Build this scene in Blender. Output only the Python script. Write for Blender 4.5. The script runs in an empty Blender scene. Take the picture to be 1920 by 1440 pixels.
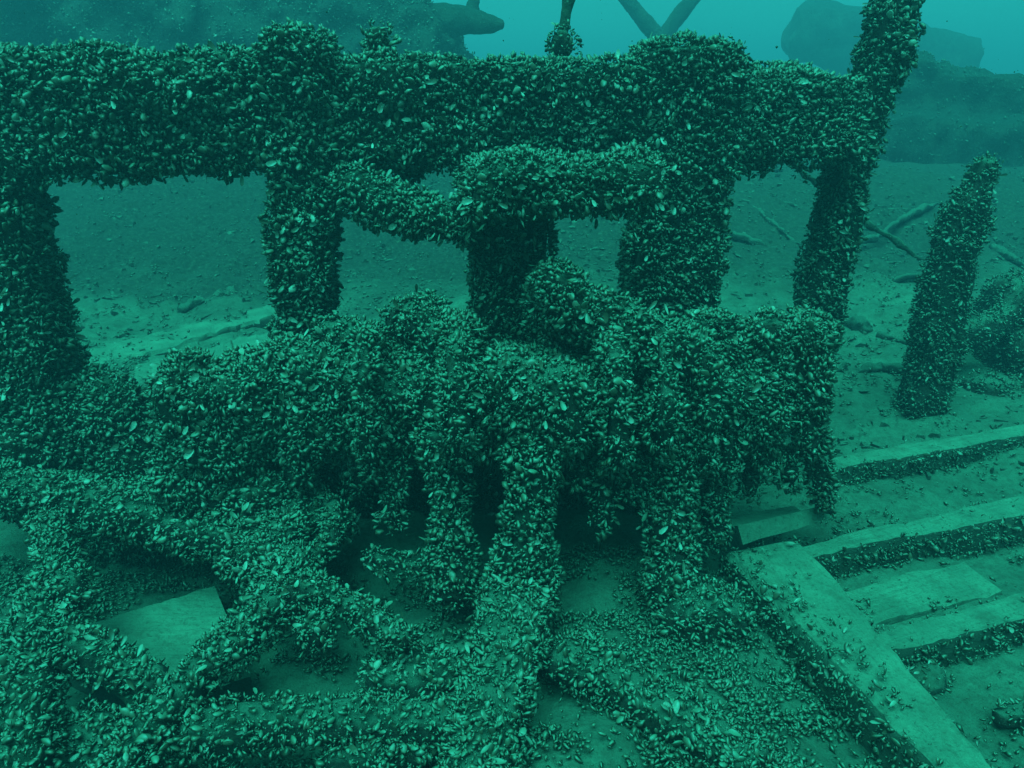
import bpy, bmesh, math, random
import numpy as np
from mathutils import Vector, Matrix
from mathutils.bvhtree import BVHTree

rng = np.random.default_rng(7)
random.seed(7)
scene = bpy.context.scene
COL = scene.collection

# ------------------------------------------------------------------ camera
CAM_H = 1.0
PITCH = math.radians(22.0)
HFOV = math.radians(70.0)
F = 960.0 / math.tan(HFOV / 2)          # focal length in photo pixels (1920 wide)
cam_d = bpy.data.cameras.new('camera')
cam_d.sensor_width = 36.0
cam_d.angle = HFOV
cam_d.clip_start = 0.02
cam_d.clip_end = 400.0
cam = bpy.data.objects.new('camera', cam_d)
cam.location = (0, 0, CAM_H)
cam.rotation_euler = (math.radians(90) - PITCH, 0, 0)
COL.objects.link(cam)
scene.camera = cam

# ------------------------------------------------------------------ world, sun, exposure
SUN_EL, SUN_AZ = math.radians(70), math.radians(200)     # high, slightly behind the camera
WATER_TINT = (0.040, 0.94, 0.75, 1.0)                      # daylight after the water above has eaten the red
world = bpy.data.worlds.new('World')
scene.world = world
world.use_nodes = True
nt = world.node_tree
nt.nodes.clear()
sky = nt.nodes.new('ShaderNodeTexSky')
sky.sky_type = 'NISHITA'
sky.sun_disc = False
sky.sun_elevation = SUN_EL
sky.sun_rotation = SUN_AZ
bw = nt.nodes.new('ShaderNodeRGBToBW')
mul = nt.nodes.new('ShaderNodeMixRGB')
mul.blend_type = 'MULTIPLY'
mul.inputs['Fac'].default_value = 1.0
mul.inputs['Color2'].default_value = WATER_TINT
bg = nt.nodes.new('ShaderNodeBackground')
bg.inputs['Strength'].default_value = 0.06
wo = nt.nodes.new('ShaderNodeOutputWorld')
nt.links.new(sky.outputs['Color'], bw.inputs['Color'])
nt.links.new(bw.outputs['Val'], mul.inputs['Color1'])
nt.links.new(mul.outputs['Color'], bg.inputs['Color'])
nt.links.new(bg.outputs['Background'], wo.inputs['Surface'])

sun_d = bpy.data.lights.new('sun', 'SUN')
sun_d.energy = 3.8
sun_d.angle = math.radians(50)                             # scattered by the surface above
sun_d.color = WATER_TINT[:3]
sun = bpy.data.objects.new('sun', sun_d)
COL.objects.link(sun)
sdir = Vector((math.sin(SUN_AZ) * math.cos(SUN_EL), math.cos(SUN_AZ) * math.cos(SUN_EL), math.sin(SUN_EL)))
sun.rotation_euler = sdir.to_track_quat('Z', 'Y').to_euler()
sun.location = (0, 0, 5)

vs = scene.view_settings
vs.view_transform = 'Standard'
vs.look = 'None'
vs.exposure = 1.06
vs.gamma = 1.0
scene.render.engine = 'CYCLES'
scene.cycles.max_bounces = 5
scene.cycles.diffuse_bounces = 2
scene.cycles.glossy_bounces = 1
scene.cycles.volume_bounces = 0
scene.cycles.use_denoising = True
scene.render.filter_size = 2.2

HAZE_DENSITY = 0.055

# ------------------------------------------------------------------ helpers
CP, SP = math.cos(PITCH), math.sin(PITCH)


def ray(px, py):
    cx, cy = (px - 960.0) / F, (720.0 - py) / F
    return Vector((cx, cy * SP + CP, cy * CP - SP))


def P(px, py, Y):
    d = ray(px, py)
    t = Y / d.y
    return Vector((d.x * t, Y, CAM_H + d.z * t))


def PZ(px, py, z):
    d = ray(px, py)
    t = (z - CAM_H) / d.z
    return Vector((d.x * t, d.y * t, z))


def _hash(ix, iy, iz, seed):
    n = (ix * 374761393 + iy * 668265263 + iz * 2147483647 + seed * 1274126177) & 0xFFFFFFFF
    n = ((n ^ (n >> 13)) * 1274126177) & 0xFFFFFFFF
    n = (n ^ (n >> 16)) & 0xFFFFFFFF
    return n / 4294967295.0


def vnoise(p, scale, seed=0):
    """value noise in -1..1 for an (n,3) array"""
    q = np.asarray(p, dtype=np.float64) * scale
    i = np.floor(q).astype(np.int64)
    f = q - i
    f = f * f * (3 - 2 * f)
    out = np.zeros(len(q))
    for dx in (0, 1):
        wx = f[:, 0] if dx else 1 - f[:, 0]
        for dy in (0, 1):
            wy = f[:, 1] if dy else 1 - f[:, 1]
            for dz in (0, 1):
                wz = f[:, 2] if dz else 1 - f[:, 2]
                out += wx * wy * wz * _hash(i[:, 0] + dx, i[:, 1] + dy, i[:, 2] + dz, seed)
    return out * 2 - 1


def tag(o, label=None, cat=None, group=None, kind=None):
    if label: o['label'] = label
    if cat: o['category'] = cat
    if group: o['group'] = group
    if kind: o['kind'] = kind
    return o


def link(name, me, mat, parent=None, loc=None):
    o = bpy.data.objects.new(name, me)
    COL.objects.link(o)
    if mat and not me.materials:
        me.materials.append(mat)
    if parent: o.parent = parent
    if loc is not None: o.location = loc
    return o


def thing(name, loc, label, cat, group=None):
    o = bpy.data.objects.new(name, None)
    o.empty_display_size = 0.05
    o.location = loc
    COL.objects.link(o)
    tag(o, label, cat, group)
    o['_parts'] = 0
    del o['_parts']
    return o


# ------------------------------------------------------------------ materials
def new_mat(name):
    m = bpy.data.materials.new(name)
    m.use_nodes = True
    n = m.node_tree.nodes
    n.clear()
    out = n.new('ShaderNodeOutputMaterial')
    b = n.new('ShaderNodeBsdfPrincipled')
    m.node_tree.links.new(b.outputs[0], out.inputs['Surface'])
    return m, m.node_tree, b


def ramp(nt, fac, stops):
    r = nt.nodes.new('ShaderNodeValToRGB')
    e = r.color_ramp.elements
    while len(e) < len(stops): e.new(0.5)
    for el, (p, c) in zip(e, stops):
        el.position = p
        el.color = (*c, 1)
    nt.links.new(fac, r.inputs['Fac'])
    return r.outputs['Color']


def noise_node(nt, scale, detail=4, rough=0.6, vec=None):
    n = nt.nodes.new('ShaderNodeTexNoise')
    n.inputs['Scale'].default_value = scale
    n.inputs['Detail'].default_value = detail
    n.inputs['Roughness'].default_value = rough
    if vec is None:
        g = nt.nodes.new('ShaderNodeNewGeometry')
        vec = g.outputs['Position']
    nt.links.new(vec, n.inputs['Vector'])
    return n.outputs['Fac']


def up_mask(nt, lo, hi, nscale=22.0, namt=0.5):
    """where fine silt has settled: faces that look upwards, broken by noise"""
    g = nt.nodes.new('ShaderNodeNewGeometry')
    s = nt.nodes.new('ShaderNodeSeparateXYZ')
    nt.links.new(g.outputs['Normal'], s.inputs[0])
    nz = noise_node(nt, nscale, 3, 0.6, g.outputs['Position'])
    a = nt.nodes.new('ShaderNodeMath'); a.operation = 'MULTIPLY_ADD'
    nt.links.new(nz, a.inputs[0]); a.inputs[1].default_value = namt
    nt.links.new(s.outputs['Z'], a.inputs[2])
    m = nt.nodes.new('ShaderNodeMapRange'); m.interpolation_type = 'SMOOTHSTEP'
    m.inputs['From Min'].default_value = lo
    m.inputs['From Max'].default_value = hi
    nt.links.new(a.outputs[0], m.inputs['Value'])
    return m.outputs['Result']


def mix(nt, fac, a, b):
    m = nt.nodes.new('ShaderNodeMixRGB')
    if isinstance(fac, (int, float)): m.inputs['Fac'].default_value = fac
    else: nt.links.new(fac, m.inputs['Fac'])
    for k, v in (('Color1', a), ('Color2', b)):
        if isinstance(v, tuple): m.inputs[k].default_value = (*v, 1)
        else: nt.links.new(v, m.inputs[k])
    return m.outputs['Color']


def bump(nt, b, h, strength, dist):
    bp = nt.nodes.new('ShaderNodeBump')
    bp.inputs['Strength'].default_value = strength
    bp.inputs['Distance'].default_value = dist
    nt.links.new(h, bp.inputs['Height'])
    nt.links.new(bp.outputs['Normal'], b.inputs['Normal'])


SILT = (0.20, 0.265, 0.175)


def mat_crust():
    m, t, b = new_mat('dark_crust')
    c = ramp(t, noise_node(t, 55, 5), [(0.3, (0.06, 0.028, 0.016)), (0.55, (0.09, 0.048, 0.029)), (0.75, (0.14, 0.080, 0.049))])
    c = mix(t, ramp(t, noise_node(t, 260, 4, 0.75), [(0.55, (0, 0, 0)), (0.68, (0.9, 0.9, 0.9))]), c, (0.20, 0.185, 0.115))
    c = mix(t, ramp(t, noise_node(t, 190, 5, 0.8), [(0.42, (0.55, 0.55, 0.55)), (0.56, (0, 0, 0))]), c, (0.02, 0.012, 0.008))
    c = mix(t, up_mask(t, 0.8, 1.2, 40, 0.6), c, tuple(v * 0.95 for v in SILT))
    t.links.new(c, b.inputs['Base Color'])
    b.inputs['Roughness'].default_value = 0.95
    bump(t, b, noise_node(t, 170, 6, 0.8), 1.0, 0.02)
    return m


def mat_shell():
    m, t, b = new_mat('mussel_shell')
    a = t.nodes.new('ShaderNodeAttribute'); a.attribute_name = 'tone'
    c = ramp(t, a.outputs['Fac'], [(0.0, (0.055, 0.027, 0.014)), (0.45, (0.090, 0.049, 0.028)),
                                   (0.72, (0.135, 0.074, 0.043)), (0.89, (0.20, 0.125, 0.078)), (1.0, (0.52, 0.47, 0.36))])
    n = noise_node(t, 300, 2)
    c = mix(t, ramp(t, n, [(0.35, (0, 0, 0)), (0.7, (0.45, 0.45, 0.45))]), c, (0.03, 0.028, 0.016))
    c = mix(t, ramp(t, noise_node(t, 28, 4, 0.6), [(0.38, (0.0, 0.0, 0.0)), (0.7, (0.4, 0.4, 0.4))]), c, tuple(v * 0.45 for v in SILT))
    c = mix(t, up_mask(t, 0.70, 1.5, 16, 0.75), c, tuple(v * 0.72 for v in SILT))
    t.links.new(c, b.inputs['Base Color'])
    b.inputs['Roughness'].default_value = 0.45
    return m


def mat_silt(name='silt', dark=0.55, speck=True):
    m, t, b = new_mat(name)
    c = ramp(t, noise_node(t, 3.5, 6, 0.65), [(0.3, tuple(v * (dark - 0.12) for v in SILT)), (0.6, tuple(v * 0.80 for v in SILT))])
    c = mix(t, ramp(t, noise_node(t, 55, 4, 0.7), [(0.46, (0, 0, 0)), (0.70, (0.8, 0.8, 0.8))]), c, (0.10, 0.09, 0.055))
    c = mix(t, ramp(t, noise_node(t, 240, 3, 0.7), [(0.54, (0, 0, 0)), (0.70, (0.8, 0.8, 0.8))]), c, (0.05, 0.045, 0.03))
    c = mix(t, ramp(t, noise_node(t, 13, 7, 0.75), [(0.47, (0, 0, 0)), (0.66, (0.66, 0.66, 0.66))]), c, (0.085, 0.077, 0.048))
    if name == 'silt':
        # the bed behind the left opening is coarse dark shell rubble instead of silt
        g = t.nodes.new('ShaderNodeNewGeometry')
        sp = t.nodes.new('ShaderNodeSeparateXYZ'); t.links.new(g.outputs['Position'], sp.inputs[0])
        wob = t.nodes.new('ShaderNodeMath'); wob.operation = 'MULTIPLY_ADD'
        t.links.new(noise_node(t, 1.6, 5, 0.65), wob.inputs[0]); wob.inputs[1].default_value = 2.2; t.links.new(sp.outputs['Y'], wob.inputs[2])
        ma = t.nodes.new('ShaderNodeMapRange'); ma.interpolation_type = 'SMOOTHSTEP'
        ma.inputs['From Min'].default_value = 4.3; ma.inputs['From Max'].default_value = 5.4; t.links.new(wob.outputs[0], ma.inputs['Value'])
        mb = t.nodes.new('ShaderNodeMapRange'); mb.interpolation_type = 'SMOOTHSTEP'
        mb.inputs['To Min'].default_value = 0.9; mb.inputs['From Min'].default_value = 1.4; mb.inputs['From Max'].default_value = -0.4; t.links.new(sp.outputs['X'], mb.inputs['Value'])
        mm = t.nodes.new('ShaderNodeMath'); mm.operation = 'MULTIPLY'; t.links.new(ma.outputs[0], mm.inputs[0]); t.links.new(mb.outputs[0], mm.inputs[1])
        rub = ramp(t, noise_node(t, 45, 5, 0.8), [(0.35, (0.02, 0.018, 0.012)), (0.55, (0.055, 0.05, 0.031)), (0.7, (0.16, 0.145, 0.095))])
        c = mix(t, mm.outputs[0], c, rub)
    # a steep flank sheds its silt and shows the darker crust
    c = mix(t, up_mask(t, 0.35, 0.8, 12, 0.25), (0.05, 0.046, 0.03), c)
    t.links.new(c, b.inputs['Base Color'])
    b.inputs['Roughness'].default_value = 0.95
    bump(t, b, noise_node(t, 36, 8, 0.78), 0.8, 0.028)
    return m


def mat_timber(name='silted_timber', ang=0.0):
    m, t, b = new_mat(name)
    g = t.nodes.new('ShaderNodeNewGeometry')
    vr = t.nodes.new('ShaderNodeVectorRotate'); vr.rotation_type = 'Z_AXIS'
    vr.inputs['Angle'].default_value = -ang
    t.links.new(g.outputs['Position'], vr.inputs['Vector'])
    vm = t.nodes.new('ShaderNodeVectorMath'); vm.operation = 'MULTIPLY'
    vm.inputs[1].default_value = (5, 90, 40)
    t.links.new(vr.outputs[0], vm.inputs[0])
    grain = noise_node(t, 1.0, 5, 0.7, vm.outputs[0])
    c = ramp(t, noise_node(t, 9, 5), [(0.3, tuple(v * 0.55 for v in SILT)), (0.65, tuple(v * 0.92 for v in SILT))])
    c = mix(t, ramp(t, grain, [(0.52, (0, 0, 0)), (0.68, (0.38, 0.38, 0.38))]), c, (0.10, 0.088, 0.055))
    c = mix(t, ramp(t, noise_node(t, 120, 4, 0.7), [(0.52, (0, 0, 0)), (0.70, (0.8, 0.8, 0.8))]), c, (0.09, 0.08, 0.05))
    c = mix(t, ramp(t, noise_node(t, 20, 7, 0.75), [(0.50, (0, 0, 0)), (0.68, (0.65, 0.65, 0.65))]), c, (0.11, 0.098, 0.06))
    c = mix(t, up_mask(t, 0.35, 0.95, 40, 0.35), (0.06, 0.053, 0.034), c)
    t.links.new(c, b.inputs['Base Color'])
    b.inputs['Roughness'].default_value = 0.9
    ad = t.nodes.new('ShaderNodeMath'); ad.operation = 'ADD'
    t.links.new(noise_node(t, 60, 7, 0.75), ad.inputs[0]); t.links.new(grain, ad.inputs[1])
    bump(t, b, ad.outputs[0], 0.8, 0.012)
    return m


def mat_far(name='far_wreck', silt=0.26):
    m, t, b = new_mat(name)
    c = ramp(t, noise_node(t, 5, 8, 0.75), [(0.3, (0.03, 0.028, 0.018)), (0.5, (0.075, 0.07, 0.045)), (0.72, (0.18, 0.165, 0.11))])
    c = mix(t, ramp(t, noise_node(t, 34, 5, 0.75), [(0.50, (0, 0, 0)), (0.68, (0.8, 0.8, 0.8))]), c, (0.03, 0.028, 0.018))
    c = mix(t, ramp(t, noise_node(t, 75, 3, 0.6), [(0.62, (0, 0, 0)), (0.70, (0.8, 0.8, 0.8))]), c, (0.42, 0.40, 0.28))
    c = mix(t, up_mask(t, 0.6, 1.2, 10, 0.5), c, tuple(v * silt for v in SILT))
    t.links.new(c, b.inputs['Base Color'])
    b.inputs['Roughness'].default_value = 0.95
    bump(t, b, noise_node(t, 22, 8, 0.8), 1.0, 0.09)
    return m


M_CRUST, M_SHELL, M_SILT, M_TIMBER, M_FAR = mat_crust(), mat_shell(), mat_silt(), mat_timber(), mat_far()
M_LOG = mat_far('sunken_wood', 1.0)
M_COAMING = mat_timber('silted_coaming', math.atan2(PZ(1850, 1427, 0).y - PZ(1505, 1012, 0).y, PZ(1850, 1427, 0).x - PZ(1505, 1012, 0).x))
M_CROSS = mat_timber('silted_cross_beam', math.atan2(PZ(2060, 890, 0).y - PZ(1500, 1024, 0).y, PZ(2060, 890, 0).x - PZ(1500, 1024, 0).x))
M_RUBBLE = mat_silt('rubble_silt', 0.4)


# ------------------------------------------------------------------ solid primitives (into a bmesh)
def frame_axes(d, up=Vector((0, 0, 1))):
    d = d.normalized()
    if abs(d.dot(up)) > 0.97: up = Vector((0, 1, 0))
    s = d.cross(up).normalized()
    u = s.cross(d).normalized()
    return d, s, u


def beam(bm, a, b, w, h, w2=None, h2=None, up=Vector((0, 0, 1)), seg=1):
    """rectangular timber from a to b, w across, h along 'up'"""
    a, b = Vector(a), Vector(b)
    d, s, u = frame_axes(b - a, up)
    w2 = w if w2 is None else w2
    h2 = h if h2 is None else h2
    rows = []
    for k in range(seg + 1):
        t = k / seg
        c = a.lerp(b, t)
        ww, hh = (w + (w2 - w) * t) / 2, (h + (h2 - h) * t) / 2
        rows.append([bm.verts.new(c + s * (i * ww) + u * (j * hh)) for i, j in ((-1, -1), (1, -1), (1, 1), (-1, 1))])
    for r0, r1 in zip(rows, rows[1:]):
        for k in range(4):
            bm.faces.new((r0[k], r0[(k + 1) % 4], r1[(k + 1) % 4], r1[k]))
    bm.faces.new(rows[0][::-1])
    bm.faces.new(rows[-1])


def tube(bm, pts, rad, n=10, flat=1.0):
    pts = [Vector(p) for p in pts]
    if isinstance(rad, (int, float)): rad = [rad] * len(pts)
    rows = []
    for k, p in enumerate(pts):
        d = pts[min(k + 1, len(pts) - 1)] - pts[max(k - 1, 0)]
        d, s, u = frame_axes(d)
        rows.append([bm.verts.new(p + (s * math.cos(2 * math.pi * i / n) + u * flat * math.sin(2 * math.pi * i / n)) * rad[k]) for i in range(n)])
    for r0, r1 in zip(rows, rows[1:]):
        for k in range(n):
            bm.faces.new((r0[k], r0[(k + 1) % n], r1[(k + 1) % n], r1[k]))
    bm.faces.new(rows[0][::-1])
    bm.faces.new(rows[-1])


def ball(bm, c, r, rot=None, n=12):
    if isinstance(r, (int, float)): r = (r, r, r)
    M = Matrix.Translation(Vector(c)) @ (rot.to_4x4() if rot else Matrix.Identity(4)) @ Matrix.Diagonal((*r, 1))
    bmesh.ops.create_uvsphere(bm, u_segments=n, v_segments=8, radius=1.0, matrix=M)


def disc(bm, c, axis, R, th, n=20):
    c, axis = Vector(c), Vector(axis).normalized()
    tube(bm, [c - axis * th / 2, c + axis * th / 2], R, n)


def torus(bm, c, axis, R, r, a0=0.0, a1=2 * math.pi, n=22):
    c = Vector(c)
    d, s, u = frame_axes(Vector(axis))
    pts = [c + (s * math.cos(a0 + (a1 - a0) * k / n) + u * math.sin(a0 + (a1 - a0) * k / n)) * R for k in range(n + 1)]
    tube(bm, pts, r, 8)


def mesh_np(me):
    n = len(me.vertices)
    v = np.empty(n * 3); me.vertices.foreach_get('co', v)
    return v.reshape(-1, 3)


def solid(name, build, parent, mat=None, voxel=0.018, lump=0.012, lscale=12.0, fine=0.007, fscale=34.0, seed=0, kind=None):
    """one part: primitives unioned, roughened and linked under its thing; geometry is given in world space"""
    bm = bmesh.new()
    build(bm)
    bmesh.ops.recalc_face_normals(bm, faces=bm.faces)
    me = bpy.data.meshes.new(name)
    bm.to_mesh(me)
    bm.free()
    if voxel:
        tmp = bpy.data.objects.new('tmp', me)
        COL.objects.link(tmp)
        md = tmp.modifiers.new('r', 'REMESH')
        md.mode = 'VOXEL'
        md.voxel_size = voxel
        dg = bpy.context.evaluated_depsgraph_get()
        me2 = bpy.data.meshes.new_from_object(tmp.evaluated_get(dg))
        bpy.data.objects.remove(tmp)
        bpy.data.meshes.remove(me)
        me = me2
        me.name = name
    v = mesh_np(me)
    nrm = np.empty(len(me.vertices) * 3)
    me.vertex_normals.foreach_get('vector', nrm)
    nrm = nrm.reshape(-1, 3)
    if lump or fine:
        d = lump * vnoise(v, lscale, seed) + fine * vnoise(v, fscale, seed + 5)
        v = v + nrm * d[:, None]
    L = np.array(parent.matrix_world.translation if parent and parent.parent else (parent.location if parent else (0, 0, 0)))
    me.vertices.foreach_set('co', (v - L).ravel())
    me.shade_smooth()
    if not voxel: me.set_sharp_from_angle(angle=math.radians(35))
    me.update()
    me.materials.clear()
    o = link(name, me, mat or M_CRUST, parent)
    if kind: o['kind'] = kind
    return o


# ------------------------------------------------------------------ mussels
def shell_template(n=6, rings=((0.24, 0.22, 0.15), (0.70, 0.34, 0.16))):
    v = [(0, 0, 0)]
    for x, w, t in rings:
        for k in range(n):
            a = 2 * math.pi * k / n
            v.append((x + 0.07 * math.cos(a), w * math.cos(a), t * math.sin(a)))
    v.append((1.0, 0.03, 0))
    f = []
    for k in range(n): f.append((0, 1 + (k + 1) % n, 1 + k))
    for r in range(len(rings) - 1):
        for k in range(n):
            a, b = 1 + r * n + k, 1 + r * n + (k + 1) % n
            f += [(a, b, b + n), (a, b + n, a + n)]
    e = len(v) - 1
    o = 1 + (len(rings) - 1) * n
    for k in range(n): f.append((o + k, o + (k + 1) % n, e))
    return np.array(v), np.array(f)


def cup_template(n=8):
    """an empty valve: a shallow pointed bowl, open side up"""
    v = [(0.55, 0, -0.16)]
    for k in range(n):
        a = 2 * math.pi * k / n
        x = 0.5 - 0.5 * math.cos(a)
        v.append((x, 0.30 * math.sin(a) * (0.55 + 0.6 * x), 0))
    f = [(0, 1 + k, 1 + (k + 1) % n) for k in range(n)]
    return np.array(v), np.array(f)


T_SHELL = shell_template(3)
T_SMALL = shell_template(3, ((0.58, 0.30, 0.20),))
T_FINE = shell_template(8, ((0.10, 0.11, 0.08), (0.36, 0.24, 0.15), (0.68, 0.31, 0.14), (0.91, 0.18, 0.07)))
T_CUP = cup_template()
N_TRI = [0]


def joined_shells(name, tmpl, pos, ax, side, nor, length, tone, parent, L):
    V, Fc = tmpl
    n, k = len(pos), len(V)
    if n == 0: return None
    pts = (pos[:, None, :] + length[:, None, None] * (V[None, :, 0:1] * ax[:, None, :] + V[None, :, 1:2] * side[:, None, :] + V[None, :, 2:3] * nor[:, None, :])) - L
    faces = (Fc[None] + (np.arange(n) * k)[:, None, None]).reshape(-1, 3)
    me = bpy.data.meshes.new(name)
    me.vertices.add(n * k)
    me.vertices.foreach_set('co', pts.ravel())
    nf = len(faces)
    me.loops.add(nf * 3)
    me.loops.foreach_set('vertex_index', faces.ravel().astype(np.int32))
    me.polygons.add(nf)
    me.polygons.foreach_set('loop_start', np.arange(0, nf * 3, 3, dtype=np.int32))
    me.polygons.foreach_set('loop_total', np.full(nf, 3, dtype=np.int32))
    at = me.attributes.new('tone', 'FLOAT', 'POINT')
    # paler towards the beak of the shell
    tn = np.clip(tone[:, None] + 0.10 * (0.5 - V[None, :, 0]), 0, 1)
    at.data.foreach_set('value', tn.ravel())
    me.update(calc_edges=True)
    me.shade_smooth()
    N_TRI[0] += nf
    o = link(name, me, M_SHELL, parent)
    o['kind'] = 'stuff'
    return o


SHELL_VARIANTS = []


def shell_variant(k):
    if not SHELL_VARIANTS:
        r = np.random.default_rng(3)
        for i in range(10):
            V, Fc = T_FINE
            me = bpy.data.meshes.new('mussel')
            W = V * np.array([1, r.uniform(0.85, 1.2), r.uniform(0.85, 1.15)])
            me.from_pydata(W.tolist(), [], Fc.tolist())
            at = me.attributes.new('tone', 'FLOAT', 'POINT')
            tn = np.clip([0.35, 0.5, 0.6, 0.7, 0.76, 0.82, 0.86, 0.9, 0.95, 1.0][i] + 0.1 * (0.5 - W[:, 0]), 0, 1)
            at.data.foreach_set('value', tn)
            me.shade_smooth()
            me.materials.append(M_SHELL)
            SHELL_VARIANTS.append(me)
    return SHELL_VARIANTS[k]


CAMV = np.array([0, 0, CAM_H])


def tri_data(objs):
    A, B, C, own = [], [], [], []
    for i, o in enumerate(objs):
        me = o.data
        me.calc_loop_triangles()
        L = np.array(o.parent.location) if o.parent else np.zeros(3)
        v = mesh_np(me) + L
        t = np.empty(len(me.loop_triangles) * 3, dtype=np.int32)
        me.loop_triangles.foreach_get('vertices', t)
        t = t.reshape(-1, 3)
        A.append(v[t[:, 0]]); B.append(v[t[:, 1]]); C.append(v[t[:, 2]]); own.append(np.full(len(t), i))
    return np.concatenate(A), np.concatenate(B), np.concatenate(C), np.concatenate(own)


def in_frame(p):
    d = p - CAMV
    z = d[:, 1] * CP - d[:, 2] * SP
    y = d[:, 1] * SP + d[:, 2] * CP
    z = np.maximum(z, 1e-3)
    return d[:, 0] / z * F + 960, 720 - y / z * F, z


def encrust(root, parts, density=12000, size=0.021, singles=200, seed=1, back=0.2, bare=None, stand=0.62, cups=0.06, tone_shift=0.0, up_keep=1.0, small=0.5):
    """cover the parts of one thing with mussels: the largest in view as parts, the rest as one crust"""
    r = np.random.default_rng(seed)
    A, B, C, own = tri_data(parts)
    N = np.cross(B - A, C - A)
    ar = np.linalg.norm(N, axis=1)
    N = N / np.maximum(ar, 1e-12)[:, None]
    ar = ar / 2
    cen = (A + B + C) / 3
    away = np.einsum('ij,ij->i', N, CAMV - cen) < -0.05 * np.linalg.norm(CAMV - cen, axis=1)
    w = ar * np.where(away, back, 1.0) * (0.86 + 0.14 * vnoise(cen, 6.0, seed)) 
    w *= np.where(N[:, 2] > 0.75, up_keep, 1.0)
    n = int(density * w.sum() * 1.25)
    idx = r.choice(len(ar), n, p=w / w.sum())
    u, v = r.random(n), r.random(n)
    f = u + v > 1
    u[f], v[f] = 1 - u[f], 1 - v[f]
    p = A[idx] + (B - A)[idx] * u[:, None] + (C - A)[idx] * v[:, None]
    nr = N[idx]
    keep = np.ones(n, bool)
    if bare is not None: keep &= ~bare(p, nr, r)
    keep &= p[:, 2] > -0.25
    # drop what sits inside a neighbouring part of the same thing
    if len(parts) > 1:
        trees, boxes = [], []
        for o in parts:
            L = np.array(o.parent.location) if o.parent else np.zeros(3)
            vv = mesh_np(o.data) + L
            trees.append(BVHTree.FromPolygons([tuple(x) for x in vv], [tuple(pl.vertices) for pl in o.data.polygons]))
            boxes.append((vv.min(0), vv.max(0)))
        ow = own[idx]
        for i, (t, (lo, hi)) in enumerate(zip(trees, boxes)):
            c = np.nonzero(keep & (ow != i) & np.all(p > lo, 1) & np.all(p < hi, 1))[0]
            for j in c:
                q = t.find_nearest(Vector(p[j]))
                if q[0] is not None and (Vector(p[j]) - q[0]).dot(q[1]) < -0.006: keep[j] = False
    p, nr = p[keep], nr[keep]
    n = len(p)
    rnd = r.normal(size=(n, 3))
    tang = rnd - nr * np.einsum('ij,ij->i', rnd, nr)[:, None]
    tang /= np.linalg.norm(tang, axis=1)[:, None]
    lift = np.clip(r.normal(stand, 0.33, n), -0.05, 1.3)
    lift = np.where(r.random(n) < 0.22, r.uniform(1.0, 2.6, n), lift)
    ax = tang + nr * lift[:, None]
    ax /= np.linalg.norm(ax, axis=1)[:, None]
    side = np.cross(ax, nr + 0.6 * r.normal(size=(n, 3)))
    side /= np.linalg.norm(side, axis=1)[:, None]
    nor = np.cross(side, ax)
    ln = size * np.clip(r.lognormal(0, 0.36, n), 0.4, 1.7)
    clump = vnoise(p, 22.0, seed + 3)
    pos = p + nr * (0.014 * np.maximum(clump, -0.1) + 0.003 * vnoise(p, 60.0, seed + 8) + 0.003)[:, None] - ax * (ln * 0.12)[:, None]
    # clusters hang from the undersides
    hang = np.where(nr[:, 2] < -0.45, np.clip(vnoise(p, 17.0, seed + 6) - 0.05, 0, 1) * r.random(n) * 0.05, 0)
    pos[:, 2] -= hang
    pos += nr * (0.013 * np.maximum(vnoise(p, 8.0, seed + 9), -0.08))[:, None]
    tone = np.clip(r.beta(1.5, 1.9, n) * 0.9 + 0.03 + 0.12 * clump + tone_shift, 0, 1)
    pale = r.random(n)
    tone = np.where(pale > 0.972, r.uniform(0.86, 1.0, n), tone)
    L = np.array(root.location)
    # the largest ones in view become parts of their own
    sx, sy, sz = in_frame(pos)
    d = CAMV - pos
    d /= np.linalg.norm(d, axis=1)[:, None]
    face = np.einsum('ij,ij->i', nr, d)
    score = ln / sz * np.clip(face, 0, 1) * (0.6 + 0.4 * np.clip(lift, 0, 1)) * (0.8 + 0.4 * tone)
    score[(sx < 8) | (sx > 1912) | (sy < 8) | (sy > 1432) | (face < 0.25)] = -1
    cupm = r.random(n) < cups
    score[cupm] = -1
    order = np.argsort(-score)
    order = order[score[order] > 0][:singles * 2]
    pick = r.permutation(order)[:singles]
    one = np.zeros(n, bool)
    if small:
        q = np.concatenate([np.nonzero(r.random(n) < min(small, 1.0))[0], np.nonzero(r.random(n) < small)[0]])
        m2 = len(q)
        nq = nr[q]
        jit = r.normal(0, 0.009, (m2, 3))
        jit -= nq * np.einsum('ij,ij->i', jit, nq)[:, None]
        ax2 = r.normal(size=(m2, 3)) * 0.55 + nq * 0.6
        ax2 /= np.linalg.norm(ax2, axis=1)[:, None]
        s2 = np.cross(ax2, nq + 0.7 * r.normal(size=(m2, 3)))
        s2 /= np.linalg.norm(s2, axis=1)[:, None]
        p2 = p[q] + jit + nq * (0.010 * np.maximum(clump[q], -0.1) + 0.013 * np.maximum(vnoise(p[q], 8.0, seed + 9), -0.08))[:, None]
        p2[:, 2] -= hang[q]
        joined_shells('young_mussel_crust', T_SMALL, p2, ax2, s2, np.cross(s2, ax2), ln[q] * r.uniform(0.45, 0.8, m2), np.clip(tone[q] + r.normal(0, 0.15, m2), 0, 1), root, L)
    one[pick] = True
    rest = ~one & ~cupm
    joined_shells('mussel_crust', T_SHELL, pos[rest], ax[rest], side[rest], nor[rest], ln[rest], tone[rest], root, L)
    if cupm.any():
        c = cupm
        joined_shells('empty_mussel_valves', T_CUP, (p + nr * 0.012)[c], ax[c], np.cross(nr, ax)[c], nr[c], ln[c] * 1.05, np.clip(tone[c] + 0.35, 0, 1), root, L)
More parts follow.
